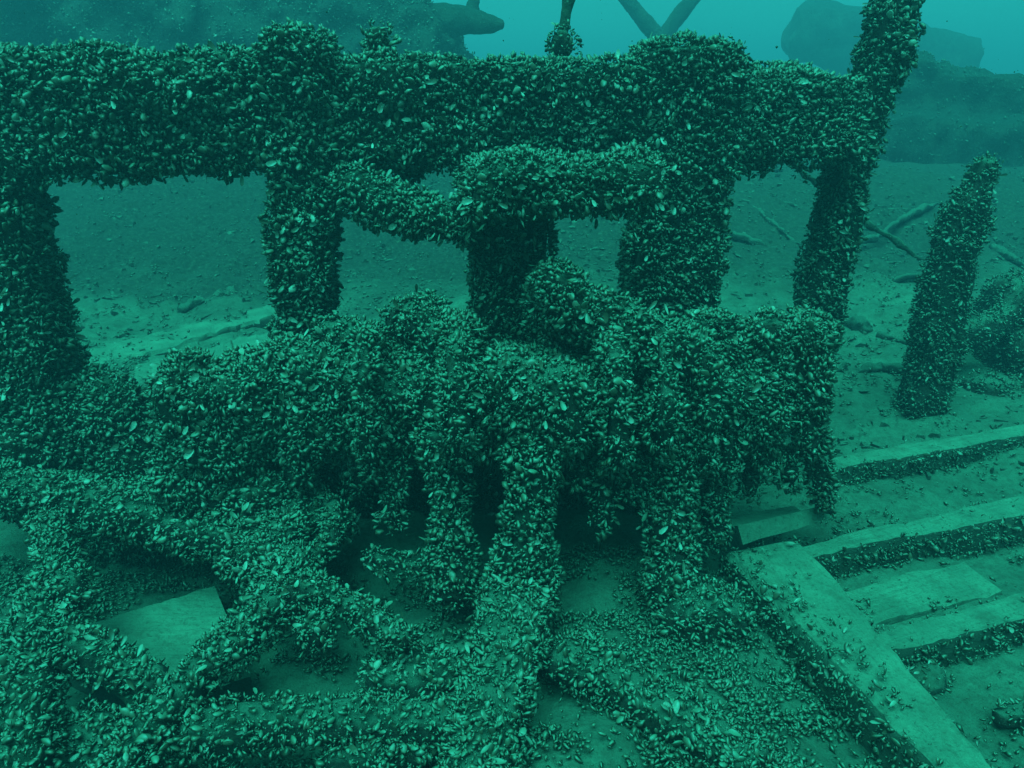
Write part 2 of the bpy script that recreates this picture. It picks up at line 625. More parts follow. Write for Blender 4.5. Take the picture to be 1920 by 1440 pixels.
    for j in pick:
        k = int(np.clip(np.searchsorted([0.4, 0.5, 0.58, 0.66, 0.74, 0.8, 0.86, 0.91, 0.96], tone[j] + r.uniform(-0.04, 0.06)), 0, 9))
        o = bpy.data.objects.new('mussel', shell_variant(k))
        s = ln[j] * 1.08
        R = Matrix((ax[j], side[j], nor[j])).transposed().to_4x4()
        o.parent = root
        o.matrix_basis = Matrix.Translation(pos[j] - L) @ R @ Matrix.Diagonal((s, s, s, 1))
        NEW.append(o)


NEW = []


# ------------------------------------------------------------------ the ground
MOUNDS = [(*PZ(px, py, 0.0)[:2], r, hh) for px, py, r, hh in (
    (1180, 1260, 0.10, 0.05), (1330, 1290, 0.09, 0.04), (1120, 1390, 0.09, 0.05), (820, 1290, 0.07, 0.05), (700, 1270, 0.08, 0.045),
    (1250, 1400, 0.07, 0.03), (1020, 1440, 0.08, 0.05), (640, 1430, 0.06, 0.03), (150, 1400, 0.09, 0.05), (320, 1440, 0.06, 0.03),
    (1330, 1130, 0.09, 0.05), (760, 1180, 0.06, 0.03), (30, 1130, 0.1, 0.05), (1450, 1420, 0.06, 0.03))]

def ground_h(x, y):
    p = np.stack([x, y, np.zeros_like(x)], 1)
    h = -0.045 + 0.020 * vnoise(p, 2.3, 41) + 0.010 * vnoise(p, 7.0, 42) + 0.004 * vnoise(p, 24.0, 43)
    sm = lambda a, lo, hi: (lambda t: t * t * (3 - 2 * t))(np.clip((a - lo) / (hi - lo), 0, 1))
    # lower between the timbers on the right
    h -= 0.040 * sm(x, 0.35, 0.6) * (1 - sm(y, 1.7, 2.2))
    # the bed climbs slowly away from the camera
    h += 0.028 * np.maximum(y - 3.0, 0) * (1 - sm(y, 9, 20)) + 0.10 * sm(y, 9, 20)
    # the bed is heaped up towards the ledge on the right
    h += 0.40 * sm(y, 2.7, 6.5) * sm(x, -0.4, 1.0) * (1 - sm(y, 12, 22))
    h += 0.42 * sm(y, 3.6, 6.6) * (1 - sm(x, -0.4, 1.0)) * (1 - sm(y, 12, 22))
    h -= 0.045 * (1 - sm(x, -0.22, -0.05)) * (1 - sm(y, 1.35, 1.6))
    h -= 0.12 * sm(y, 5.2, 7.0) * sm(x, 0.8, 2.0) * (1 - sm(y, 12, 22))
    # rubble mounds under the shells near the winch
    for bx, by, br, bh in MOUNDS:
        h += bh * np.exp(-((x - bx) ** 2 + (y - by) ** 2) / (br * br))
    near = (1 - sm(x, 0.30, 0.45)) * (1 - sm(y, 1.5, 2.0))
    h += near * (0.018 * vnoise(p, 11.0, 47) + 0.010 * vnoise(p, 23.0, 48))
    # hummocks farther out
    far = sm(y, 2.2, 4.0)
    h += far * (0.05 * vnoise(p, 1.1, 44) + 0.03 * vnoise(p, 3.3, 45) + 0.026 * vnoise(p, 9.0, 46))
    h += sm(y, 1.6, 2.4) * 0.012 * vnoise(p, 17.0, 49)
    return h


def axis_coords(lo, hi, dense_lo, dense_hi, step, growth=1.18):
    c = list(np.arange(dense_lo, dense_hi, step))
    s, x = step, c[-1]
    while x < hi:
        s *= growth; x += s; c.append(min(x, hi))
    s, x = step, c[0]
    while x > lo:
        s *= growth; x -= s; c.insert(0, max(x, lo))
    return np.array(c)


gx = axis_coords(-60, 60, -2.2, 2.4, 0.03, 1.12)
gy = axis_coords(-60, 60, 0.3, 4.8, 0.028, 1.10)
GX, GY = np.meshgrid(gx, gy)
gz = ground_h(GX.ravel(), GY.ravel())
gme = bpy.data.meshes.new('seabed')
W_, H_ = len(gx), len(gy)
ii = np.arange(W_ * H_).reshape(H_, W_)
quads = np.stack([ii[:-1, :-1].ravel(), ii[:-1, 1:].ravel(), ii[1:, 1:].ravel(), ii[1:, :-1].ravel()], 1)
gme.from_pydata(np.stack([GX.ravel(), GY.ravel(), gz], 1).tolist(), [], quads.tolist())
gme.shade_smooth()
seabed = link('seabed', gme, M_SILT)
tag(seabed, kind='structure')


def gh(x, y):
    return float(ground_h(np.array([x]), np.array([y]))[0])


ENC = []      # (thing, parts, keyword arguments) to be covered with mussels at the end
UP = Vector((0, 0, 1))
XA = Vector((1, 0, 0))

# ------------------------------------------------------------------ rail frame
t = thing('rail_frame', (0, 1.85, 0), 'heavy mussel covered timber rail across the top with three square posts', 'rail')
parts = []
parts.append(solid('crossbeam', lambda bm: (beam(bm, P(-160, 203, 1.63), P(560, 212, 1.80), 0.20, 0.22, seg=3),
                                            beam(bm, P(540, 212, 1.795), P(1590, 216, 2.07), 0.20, 0.22, 0.16, 0.185, seg=4)), t, lump=0.026, lscale=8, fine=0.010, seed=1))
parts.append(solid('post', lambda bm: (beam(bm, P(-5, 260, 1.60), P(115, 960, 1.60), 0.11, 0.13, 0.14, 0.15, up=Vector((0, -1, 0))),
                                       ball(bm, P(170, 790, 1.62), (0.16, 0.10, 0.13)), ball(bm, P(60, 840, 1.58), (0.14, 0.1, 0.10)),
                                       ball(bm, P(240, 850, 1.6), (0.10, 0.09, 0.11))), t, seed=2))
parts.append(solid('post', lambda bm: (beam(bm, P(562, 75, 1.74), P(578, 720, 1.74), 0.12, 0.14, up=Vector((0, -1, 0))),
                                       beam(bm, P(562, 62, 1.74), P(562, 110, 1.74), 0.085, 0.11, 0.13, 0.14, up=Vector((0, -1, 0)))), t, seed=3))
parts.append(solid('post', lambda bm: (beam(bm, P(1297, 100, 1.96), P(1240, 700, 1.94), 0.215, 0.20, up=Vector((0, -1, 0))),
                                       beam(bm, P(1290, 90, 1.95), P(1288, 165, 1.95), 0.215, 0.21, up=Vector((0, -1, 0)))), t, seed=4))
parts.append(solid('bolt_stub', lambda bm: tube(bm, [P(712, 110, 1.84), P(710, 75, 1.84), P(705, 52, 1.84)], [0.03, 0.03, 0.022]), t, voxel=0.012, lump=0.008, seed=5))
parts.append(solid('bolt_stub', lambda bm: tube(bm, [P(770, 290, 1.86), P(770, 330, 1.86)], [0.032, 0.026]), t, voxel=0.012, lump=0.006, seed=6))
parts.append(solid('bolt_stub', lambda bm: tube(bm, [P(1425, 290, 1.98), P(1422, 318, 1.98)], [0.032, 0.02]), t, voxel=0.012, lump=0.006, seed=7))
ENC.append((t, parts, dict(singles=300, seed=11, back=0.2, size=0.0149, density=14448, tone_shift=0.09)))

t = thing('leaning_post', P(1500, 720, 2.12), 'tall slanting mussel covered post at the right end of the rail', 'post')
parts = [solid('shaft', lambda bm: (beam(bm, P(1703, -110, 2.12), P(1652, 130, 2.12), 0.09, 0.10, 0.10, 0.11, up=Vector((0, -1, 0))),
                                    beam(bm, P(1656, 110, 2.12), P(1592, 300, 2.12), 0.10, 0.11, 0.10, 0.11, up=Vector((0, -1, 0))),
                                    beam(bm, P(1594, 280, 2.12), P(1506, 740, 2.12), 0.10, 0.11, 0.105, 0.12, up=Vector((0, -1, 0)))), t, seed=8)]
ENC.append((t, parts, dict(singles=120, seed=12, size=0.0149, density=12168, tone_shift=0.03)))

t = thing('thin_rod', P(1055, 112, 2.0), 'thin upright rod with a crusted ball joint on top of the rail', 'rod')
parts = [solid('ball_joint', lambda bm: (ball(bm, P(1053, 88, 2.0), (0.03, 0.028, 0.036)),), t, voxel=0.01, lump=0.006, seed=9)]
solid('rod', lambda bm: tube(bm, [P(1052, 80, 2.0), P(1060, 40, 2.02), P(1072, -40, 2.05)], [0.016, 0.016, 0.019]), t, M_FAR, voxel=0.008, lump=0.004, fine=0.002, seed=10)
ENC.append((t, parts, dict(singles=14, seed=13, size=0.0115, density=13687)))

# ------------------------------------------------------------------ deck machine
t = thing('deck_winch', P(1000, 1090, 1.3), 'large mussel covered deck winch with drum, wheels and legs in the middle', 'winch')
parts = []


def part(name, build, seed, **k):
    parts.append(solid(name, build, t, seed=seed, **k))


part('head_beam', lambda bm: (beam(bm, P(876, 350, 1.52), P(1212, 343, 1.60), 0.18, 0.085, seg=3),), 20, lump=0.008)
part('side_arm', lambda bm: tube(bm, [P(600, 345, 1.74), P(690, 365, 1.69), P(790, 405, 1.64), P(905, 432, 1.60)], [0.038, 0.042, 0.044, 0.038]), 21)
part('column', lambda bm: beam(bm, P(960, 360, 1.70), P(958, 690, 1.68), 0.145, 0.13, 0.17, 0.15, up=Vector((0, -1, 0))), 22)
part('ram', lambda bm: tube(bm, [P(1022, 505, 1.50), P(1070, 570, 1.47), P(1145, 620, 1.45), P(1240, 655, 1.44), P(1300, 680, 1.46)], [0.034, 0.05, 0.058, 0.07, 0.06]) or ball(bm, P(1035, 590, 1.54), (0.06, 0.06, 0.09)), 23)
part('drum', lambda bm: (tube(bm, [P(420, 760, 1.46), P(1440, 735, 1.52)], 0.115, 16),), 24)
part('gap_shade_panel', lambda bm: beam(bm, Vector((P(580, 800, 1.68).x, 1.68, 0.14)), Vector((P(1350, 800, 1.70).x, 1.70, 0.14)), 0.04, 0.44, up=UP), 25)  # added panel, blocks light behind the legs so the gaps stay dark
part('left_casting', lambda bm: (beam(bm, P(335, 770, 1.44), P(690, 745, 1.46), 0.19, 0.16, up=UP), ball(bm, P(400, 840, 1.40), (0.11, 0.08, 0.09)),
                                 ball(bm, P(560, 700, 1.45), (0.13, 0.08, 0.07)), ball(bm, P(360, 720, 1.42), (0.05, 0.06, 0.06))), 26)
part('right_casting', lambda bm: (beam(bm, P(1270, 700, 1.62), P(1540, 690, 1.64), 0.12, 0.22, up=UP), ball(bm, P(1500, 625, 1.58), (0.07, 0.07, 0.05)), ball(bm, P(1330, 625, 1.56), (0.06, 0.07, 0.05))), 27)
for k, (px, py, Y, R, th) in enumerate([(700, 745, 1.44, 0.155, 0.035), (860, 740, 1.42, 0.15, 0.04), (1135, 745, 1.43, 0.165, 0.035), (1215, 740, 1.45, 0.17, 0.03), (1300, 750, 1.47, 0.15, 0.035), (1400, 735, 1.53, 0.13, 0.025)]):
    part('wheel', lambda bm, px=px, py=py, Y=Y, R=R, th=th: disc(bm, P(px, py, Y), Vector((1, 0.06, 0)), R, th), 30 + k, voxel=0.014, lump=0.01)
part('bearing_cap', lambda bm: (ball(bm, P(1035, 775, 1.34), (0.105, 0.07, 0.115)), ball(bm, P(960, 720, 1.36), (0.08, 0.06, 0.07))), 40)
part('oil_box', lambda bm: (ball(bm, P(790, 605, 1.55), (0.075, 0.06, 0.06)), ball(bm, P(850, 640, 1.48), (0.07, 0.06, 0.06)), ball(bm, P(640, 640, 1.5), (0.07, 0.06, 0.05))), 41)
part('leg', lambda bm: tube(bm, [P(825, 800, 1.38), P(845, 950, 1.34), P(850, 1110, 1.28)], [0.05, 0.042, 0.05]), 42)
part('leg', lambda bm: tube(bm, [P(1000, 820, 1.32), P(998, 940, 1.28), P(985, 1060, 1.24), P(960, 1150, 1.21)], [0.050, 0.040, 0.056, 0.075]), 43)
part('lever', lambda bm: tube(bm, [P(1130, 860, 1.36), P(1130, 990, 1.33)], [0.026, 0.018]), 44, voxel=0.012, lump=0.006)
part('leg', lambda bm: tube(bm, [P(1262, 800, 1.42), P(1258, 950, 1.37), P(1250, 1110, 1.31)], [0.045, 0.044, 0.06]), 45)
part('leg', lambda bm: tube(bm, [P(1345, 820, 1.46), P(1340, 1020, 1.42)], [0.03, 0.028]), 46, voxel=0.014, lump=0.008)
part('leg', lambda bm: tube(bm, [P(660, 800, 1.43), P(668, 930, 1.42)], [0.022, 0.016]), 47, voxel=0.012, lump=0.006)
part('leg', lambda bm: tube(bm, [P(1520, 800, 1.52), P(1545, 930, 1.50), P(1548, 960, 1.50)], [0.026, 0.02, 0.02]), 48, voxel=0.012, lump=0.006)
for k, (x0, y0, Y0, x1, y1, Y1, r0, r1) in enumerate([(742, 800, 1.42, 735, 985, 1.36, 0.024, 0.020), (1192, 820, 1.40, 1186, 935, 1.37, 0.026, 0.018),
        (1275, 620, 1.48, 1270, 860, 1.42, 0.034, 0.030), (1362, 600, 1.50, 1358, 690, 1.48, 0.036, 0.036), (1360, 745, 1.46, 1352, 890, 1.43, 0.034, 0.030), (1440, 600, 1.50, 1436, 870, 1.45, 0.034, 0.028), (1518, 610, 1.52, 1514, 850, 1.47, 0.036, 0.026),
        (1400, 850, 1.50, 1402, 930, 1.49, 0.020, 0.012), (1470, 840, 1.50, 1476, 915, 1.49, 0.022, 0.012), (1085, 850, 1.36, 1082, 910, 1.35, 0.018, 0.010), (800, 560, 1.54, 798, 640, 1.52, 0.024, 0.03),
        (575, 690, 1.40, 555, 900, 1.37, 0.035, 0.030), (915, 690, 1.36, 905, 850, 1.35, 0.030, 0.026)]):
    part('pipe', lambda bm, a=P(x0, y0, Y0), b=P(x1, y1, Y1), r0=r0, r1=r1: tube(bm, [a, a.lerp(b, 0.5) + Vector((0.006, -0.006, 0)), b], [r0, r0 * 1.05, r1]), 140 + k, voxel=0.012, lump=0.007)
part('foot', lambda bm: (ball(bm, P(470, 925, 1.40), (0.10, 0.08, 0.07)), ball(bm, P(380, 900, 1.40), (0.10, 0.08, 0.08)), ball(bm, P(610, 985, 1.38), (0.06, 0.05, 0.05))), 51)
part('foot_bar', lambda bm: tube(bm, [P(685, 1045, 1.34), P(830, 1072, 1.30)], [0.014, 0.016]), 49, voxel=0.012, lump=0.006)


def winch_bare(p, n, r):
    # small silted ledges with few shells
    sx, sy, sz = in_frame(p)
    up = n[:, 2] > 0.6
    m = np.zeros(len(p), bool)
    for cx, cy, rx, ry in ((450, 735, 70, 30), (1185, 585, 35, 45), (1030, 705, 60, 35), (780, 600, 45, 30)):
        m |= ((sx - cx) / rx) ** 2 + ((sy - cy) / ry) ** 2 < 1
    return m & up & (r.random(len(p)) < 0.12)


ENC.append((t, parts, dict(singles=300, seed=14, size=0.0144, density=14448, bare=winch_bare, tone_shift=0.08)))

# ------------------------------------------------------------------ pipes and gear at lower left
t = thing('fallen_pipe', P(200, 1000, 1.4), 'mussel covered pipe sloping down from the left edge below the post', 'pipe')
parts = [solid('pipe_run', lambda bm: tube(bm, [P(-90, 890, 1.50), P(110, 935, 1.42), P(300, 985, 1.36), P(440, 1015, 1.31), P(560, 1010, 1.29)], [0.046, 0.048, 0.043, 0.04, 0.036]), t, seed=60)]
parts.append(solid('bracket', lambda bm: beam(bm, Vector((P(100, 1000, 1.5).x, 1.5, 0.05)), Vector((P(520, 1000, 1.5).x, 1.48, 0.05)), 0.05, 0.2, up=UP), t, seed=61))
ENC.append((t, parts, dict(singles=120, seed=15, size=0.0133, density=16161, tone_shift=0.03)))

t = thing('hand_wheel', P(510, 1040, 1.3), 'mussel covered hand wheel lying between pipe and winch', 'hand wheel')
parts = [solid('rim', lambda bm: torus(bm, P(540, 985, 1.33), Vector((0.1, -0.5, 1)), 0.095, 0.022), t, voxel=0.012, lump=0.008, seed=62)]
parts.append(solid('hub', lambda bm: (ball(bm, P(545, 965, 1.36), (0.05, 0.05, 0.035)),), t, voxel=0.014, lump=0.008, seed=63))
ENC.append((t, parts, dict(singles=60, seed=16, size=0.0127, density=17109)))

t = thing('upright_stub', P(70, 1250, 1.0), 'thick mussel covered stub slanting down the left edge of the picture', 'stub')
parts = [solid('shaft', lambda bm: tube(bm, [P(95, 965, 1.30), P(100, 1060, 1.18), P(75, 1180, 1.06), P(30, 1330, 0.90), P(10, 1500, 0.76)], [0.035, 0.036, 0.042, 0.046, 0.055]), t, seed=64)]
parts.append(solid('knuckle', lambda bm: (ball(bm, P(120, 1110, 1.13), (0.05, 0.05, 0.04)), ball(bm, P(110, 1230, 1.02), (0.05, 0.05, 0.035))), t, seed=65))
parts.append(solid('branch', lambda bm: tube(bm, [P(70, 1175, 1.06), P(180, 1225, 1.02), P(300, 1290, 0.97)], [0.036, 0.034, 0.03]), t, seed=74))
ENC.append((t, parts, dict(singles=120, seed=17, size=0.0121, density=19011, tone_shift=0.04)))

t = thing('forked_pipe', P(450, 1230, 1.03), 'forked mussel covered pipe in front of the winch at lower left', 'pipe')
parts = [solid('pipe_run', lambda bm: tube(bm, [P(560, 1040, 1.26), P(520, 1110, 1.17), P(455, 1190, 1.08), P(360, 1280, 0.98), P(270, 1390, 0.87), P(200, 1500, 0.77)], [0.04, 0.043, 0.038, 0.035, 0.038, 0.042]), t, seed=66)]
parts.append(solid('branch', lambda bm: tube(bm, [P(500, 1100, 1.18), P(600, 1110, 1.17), P(680, 1150, 1.12), P(760, 1210, 1.06)], [0.036, 0.032, 0.030, 0.022]), t, seed=67))
parts.append(solid('flange', lambda bm: ball(bm, P(480, 1060, 1.23), (0.06, 0.05, 0.045)), t, seed=68))
parts.append(solid('flange', lambda bm: ball(bm, P(590, 1180, 1.10), (0.035, 0.03, 0.035)), t, seed=71))
ENC.append((t, parts, dict(singles=180, seed=18, size=0.0121, density=19961, tone_shift=0.05)))

t = thing('bottom_pipe', P(620, 1400, 0.9), 'straight mussel covered pipe lying along the bottom edge', 'pipe')
parts = [solid('pipe_run', lambda bm: tube(bm, [P(330, 1375, 0.90), P(480, 1360, 0.905), P(640, 1355, 0.91), P(850, 1352, 0.92)], [0.034, 0.034, 0.032, 0.036]), t, seed=69)]
ENC.append((t, parts, dict(singles=120, seed=19, size=0.0115, density=14448, up_keep=1.0)))

t = thing('fallen_spar', P(950, 1300, 0.98), 'crusted spar running from the winch foot towards the viewer', 'spar')
parts = [solid('shaft', lambda bm: tube(bm, [P(965, 1120, 1.20), P(955, 1200, 1.09), P(930, 1300, 0.97), P(900, 1420, 0.85), P(880, 1540, 0.73)], [0.07, 0.065, 0.06, 0.055, 0.06], flat=0.8), t, seed=70)]
ENC.append((t, parts, dict(singles=150, seed=20, size=0.0121, density=19011, tone_shift=0.08)))

t = thing('crusted_timber', PZ(1150, 1320, -0.05), 'low crusted timber lying diagonally between spar and hatch frame', 'timber')
parts = [solid('shaft', lambda bm: tube(bm, [PZ(1040, 1225, 0.0), PZ(1150, 1275, 0.0), PZ(1290, 1350, 0.0), PZ(1420, 1440, 0.0)], [0.04, 0.05, 0.05, 0.045], flat=0.8), t, seed=72, lump=0.016)]
ENC.append((t, parts, dict(singles=100, seed=28, size=0.0123, density=17536, tone_shift=0.0)))
for k, (px, py, rx, ry, rz, lab) in enumerate([
        (1320, 1160, 0.10, 0.07, 0.06, 'dark crusted lump at the foot of the right winch leg'),
        (770, 1265, 0.10, 0.06, 0.04, 'pale shelly mound between forked pipe and spar'),
        (180, 1400, 0.09, 0.07, 0.055, 'crusted lump at the bottom left corner'),
        (700, 1420, 0.10, 0.04, 0.04, 'crusted lump below the bottom pipe')]):
    t = thing('crusted_mound', PZ(px, py, -0.04), lab, 'mound')
    parts = [solid('mound_body', lambda bm: ball(bm, PZ(px, py, -0.02), (rx, ry, rz)), t, seed=73 + k, lump=0.018)]
    ENC.append((t, parts, dict(singles=60, seed=34 + k, size=0.0123, density=14029, tone_shift=(-0.1, 0.32, 0.0, 0.0)[k])))

# ------------------------------------------------------------------ timber frame on the right
t = thing('hatch_frame', PZ(1560, 1180, -0.12), 'silt covered timber hatch frame with cross beams at lower right', 'hatch frame')


def timber(name, quad, z0, z1, seed, mat=None, jit=0.006, parent=None, nseg=40):
    """a board whose top outline is four photo points laid on the plane z1"""
    def build(bm):
        q = [PZ(px, py, z1) for px, py in quad]
        a0, a1, b1, b0 = q                       # a: one long edge, b: the other
        r = np.random.default_rng(seed)
        rows = []
        for k in range(nseg + 1):
            s = k / nseg
            e0, e1 = a0.lerp(a1, s), b0.lerp(b1, s)
            wv = (e1 - e0).normalized()
            sl = s * (a1 - a0).length
            n1, n2 = vnoise([(sl, seed, 0), (sl, seed + 9, 0)], 6.0, seed), vnoise([(sl, seed, 0), (sl, seed + 9, 0)], 38.0, seed)
            e0 = e0 + wv * jit * (1.6 * n1[0] + 0.9 * n2[0]); e1 = e1 + wv * jit * (1.6 * n1[1] + 0.9 * n2[1])
            z = r.normal(0, jit * 0.15)
            row = []
            for u in (0, 0.06, 0.2, 0.35, 0.5, 0.65, 0.8, 0.94, 1):
                p = e0.lerp(e1, u)
                hz = vnoise([(p.x, p.y, seed)], 13.0, seed)[0] * 0.0045 + vnoise([(p.x, p.y, seed)], 40.0, seed)[0] * 0.002
                row.append(bm.verts.new((p.x, p.y, z1 + z + hz - (0.015 if u in (0, 1) else 0))))
            lo = [bm.verts.new((e0.x, e0.y, z0)), bm.verts.new((e1.x, e1.y, z0))]
            rows.append((row, lo))
        for (r0, l0), (r1, l1) in zip(rows, rows[1:]):
            for i in range(8): bm.faces.new((r0[i], r0[i + 1], r1[i + 1], r1[i]))
            bm.faces.new((l0[0], r0[0], r1[0], l1[0]))
            bm.faces.new((r0[8], l0[1], l1[1], r1[8]))
            bm.faces.new((l0[1], l0[0], l1[0], l1[1]))
        for row, lo in (rows[0], rows[-1]):
            bm.faces.new(row + lo[::-1])
    return solid(name, build, parent or t, mat or M_TIMBER, voxel=0, lump=0, fine=0)


fr = []
fr.append(timber('coaming', [(1355, 1035), (1800, 1500), (1925, 1500), (1505, 1012)], -0.16, 0.0, 1, M_COAMING, jit=0.004))
fr.append(timber('cross_beam', [(1500, 1024), (2060, 890), (2060, 935), (1515, 1048)], -0.16, -0.006, 2, M_CROSS, jit=0.004))
fr.append(timber('cross_beam', [(1630, 1188), (2060, 1075), (2060, 1125), (1662, 1222)], -0.16, -0.006, 3, M_CROSS, jit=0.004))
fr.append(timber('cross_beam', [(1530, 862), (2060, 770), (2060, 792), (1545, 884)], -0.16, -0.004, 4, M_CROSS, jit=0.006))
fr.append(timber('infill_panel', [(1575, 1105), (1800, 1050), (1880, 1110), (1640, 1180)], -0.16, -0.076, 5, M_CROSS, jit=0.004))


def frame_bare(p, n, r):
    sx, sy, sz = in_frame(p)
    lim = np.clip((sx - (1395 + (sy - 1030) * 0.92)) / 60, 0, 1)      # the flank next to the winch is the most overgrown
    return (n[:, 2] > 0.5) & (r.random(len(p)) < 0.55 + 0.43 * lim)


ENC.append((t, fr[:4], dict(singles=140, seed=21, size=0.0116, density=7515, stand=0.3, cups=0.10, tone_shift=0.06, bare=frame_bare, small=0.8)))

t = thing('loose_board', PZ(1520, 990, 0.0), 'short broken board leaning on the hatch frame beside the winch', 'board')
solid('board', lambda bm: beam(bm, P(1385, 1004, 1.44), P(1588, 950, 1.55), 0.045, 0.014, 0.03, 0.012, seg=6, up=Vector((0.1, -0.75, 0.5))), t, M_TIMBER, voxel=0, lump=0.003, fine=0.002)
t = thing('split_board', PZ(1420, 985, 0.0), 'small flat split board under the winch right leg', 'board')
solid('board', lambda bm: beam(bm, P(1365, 985, 1.50), P(1500, 962, 1.56), 0.05, 0.014, seg=4, up=UP), t, M_TIMBER, voxel=0, lump=0.003, fine=0.002)

# ------------------------------------------------------------------ bollard and wreckage at right
bz = P(1720, 760, 2.32)
t = thing('bollard', bz, 'tapered leaning timber stump with rounded top at right', 'stump')
parts = [solid('shaft', lambda bm: (beam(bm, P(1722, 800, 2.32), P(1798, 430, 2.36), 0.13, 0.12, 0.12, 0.11, up=Vector((0, -1, 0))),
                                    beam(bm, P(1794, 450, 2.36), P(1843, 325, 2.37), 0.12, 0.11, 0.07, 0.09, up=Vector((0, -1, 0))),
                                    ball(bm, P(1846, 320, 2.37), (0.042, 0.045, 0.045))), t, seed=80, lump=0.012)]
ENC.append((t, parts, dict(singles=80, seed=22, size=0.0138, density=9126, tone_shift=-0.05)))

t = thing('wreckage_heap', P(1930, 740, 2.75), 'dark crusted heap of wreckage behind the stump', 'wreckage')
parts = [solid('heap', lambda bm: (ball(bm, P(1930, 690, 2.75), (0.22, 0.25, 0.24)), ball(bm, P(1860, 760, 2.65), (0.15, 0.2, 0.08)), ball(bm, P(2050, 600, 3.0), (0.3, 0.3, 0.35)), ball(bm, P(1900, 590, 2.9), (0.14, 0.2, 0.14)), tube(bm, [P(1800, 640, 2.6), P(1890, 590, 2.75), P(2000, 520, 2.9)], [0.03, 0.05, 0.05]), beam(bm, P(1830, 745, 2.5), P(1990, 690, 2.7), 0.12, 0.1)), t, seed=81, voxel=0.025, lump=0.06, lscale=8)]
ENC.append((t, parts, dict(singles=20, seed=23, size=0.0138, density=5322, tone_shift=-0.05)))

t = thing('crusted_lump', PZ(1735, 1300, -0.1), 'rounded crusted lump inside the hatch frame', 'lump')
parts = [solid('lump_body', lambda bm: (ball(bm, PZ(1735, 1275, -0.08), (0.045, 0.05, 0.035)), ball(bm, PZ(1700, 1240, -0.09), (0.03, 0.04, 0.03))), t, M_SILT, seed=82, voxel=0.012, lump=0.012)]
ENC.append((t, parts, dict(singles=15, seed=24, size=0.0104, density=6842)))

t = thing('wire_coil', PZ(1860, 1250, -0.1), 'half buried coil of wire under the hatch cross beam', 'coil')
for k, R in enumerate((0.055, 0.075)):
    solid('turn', lambda bm, R=R: torus(bm, PZ(1855, 1238, -0.097 + k * 0.004), Vector((0.1, -0.1, 1)), R, 0.004, -2.4, 1.1, 20), t, M_CRUST, voxel=0, lump=0, fine=0)

t = thing('dark_hole_fill', PZ(1900, 1390, -0.1), 'dark crusted roll standing in for a dark hole at the right edge of the picture', 'log')  # dark tube added in place of a shaded hole
parts = [solid('hole_fill_body', lambda bm: tube(bm, [PZ(1860, 1350, -0.06), PZ(1990, 1335, -0.06)], [0.022, 0.032]), t, seed=83, voxel=0.014)]
ENC.append((t, parts, dict(singles=10, seed=25, size=0.0104, density=7602, tone_shift=-0.1)))

# ------------------------------------------------------------------ things farther away
HD = 7.6
t = thing('wreck_hull', Vector((P(350, 300, HD).x, HD, 0.4)), 'large dark hull side rising behind the rail at left', 'hull')
parts = [solid('hull_side', lambda bm: (beam(bm, P(-900, 170, HD), P(720, 165, HD + 0.2), 1.2, 2.2, h2=1.9, up=UP, seg=6),
                                       ball(bm, P(100, 40, HD - 0.4), (1.6, 0.7, 0.7)), ball(bm, P(600, 80, HD - 0.3), (1.3, 0.65, 0.6)), ball(bm, P(-300, 20, HD - 0.5), (1.5, 0.7, 0.8)),
                                       ball(bm, P(800, 130, HD), (0.5, 0.6, 0.5)), ball(bm, P(150, 230, HD - 0.6), (1.9, 0.9, 0.4)), ball(bm, P(560, 240, HD - 0.5), (1.0, 0.8, 0.35))), t, M_FAR, voxel=0.06, lump=0.20, lscale=2.6, fine=0.10, fscale=8, seed=90)]
parts.append(solid('spar_end', lambda bm: tube(bm, [P(760, 40, HD - 0.3), P(840, 38, HD - 0.3), P(900, 44, HD - 0.3), P(946, 46, HD - 0.3)], [0.17, 0.14, 0.10, 0.04]), t, M_FAR, voxel=0.03, lump=0.015, lscale=7, fine=0.012, fscale=18, seed=91))
solid('spar_stump', lambda bm: tube(bm, [P(893, 50, HD - 0.2), P(888, 10, HD - 0.2), P(902, -40, HD - 0.2)], [0.10, 0.06, 0.07]), t, M_FAR, voxel=0.03, lump=0.03, lscale=7, fine=0.015, seed=92)
ENC.append((t, parts[:1], dict(singles=0, seed=26, size=0.0273, density=491, tone_shift=0.1, back=0.05, cups=0, small=0)))

LD = 8.0
t = thing('wreck_ledge', Vector((P(1850, 290, LD).x, LD, 0.5)), 'dark overhanging ledge of wreckage at upper right', 'wreckage')
parts = [solid('ledge', lambda bm: (beam(bm, P(1625, 195, LD + 0.2), P(2300, 300, LD - 0.5), 1.2, 0.95, h2=0.5, up=UP, seg=6), beam(bm, P(1560, 275, LD - 0.2), P(2300, 305, LD - 0.9), 0.9, 0.62, h2=0.5, up=UP, seg=6)), t, M_FAR, voxel=0.06, lump=0.11, lscale=3.2, fine=0.07, fscale=9, seed=93)]
ENC.append((t, parts, dict(singles=0, seed=27, size=0.0234, density=245, back=0.05, cups=0, small=0)))

BD = 18.0
t = thing('boiler_drum', Vector((P(1600, 200, BD).x, BD, gh(P(1600, 200, BD).x, BD))), 'hazy rounded drum tilted up beyond the ledge behind the leaning post', 'drum')
solid('drum_body', lambda bm: (tube(bm, [P(1478, 52, BD), P(1500, 54, BD), P(1640, 85, BD + 0.6), P(1800, 130, BD + 1.4)], [0.47, 0.66, 0.72, 0.72], 18),), t, M_FAR, voxel=0.09, lump=0.14, lscale=1.6, fine=0.06, fscale=5, seed=94)
solid('cradle', lambda bm: beam(bm, P(1610, 110, BD + 0.5), Vector((P(1610, 110, BD).x, BD + 0.5, -0.1)), 1.0, 1.0, up=Vector((0, -1, 0))), t, M_FAR, voxel=0.09, lump=0.05, lscale=2, fine=0.02, fscale=6, seed=98)

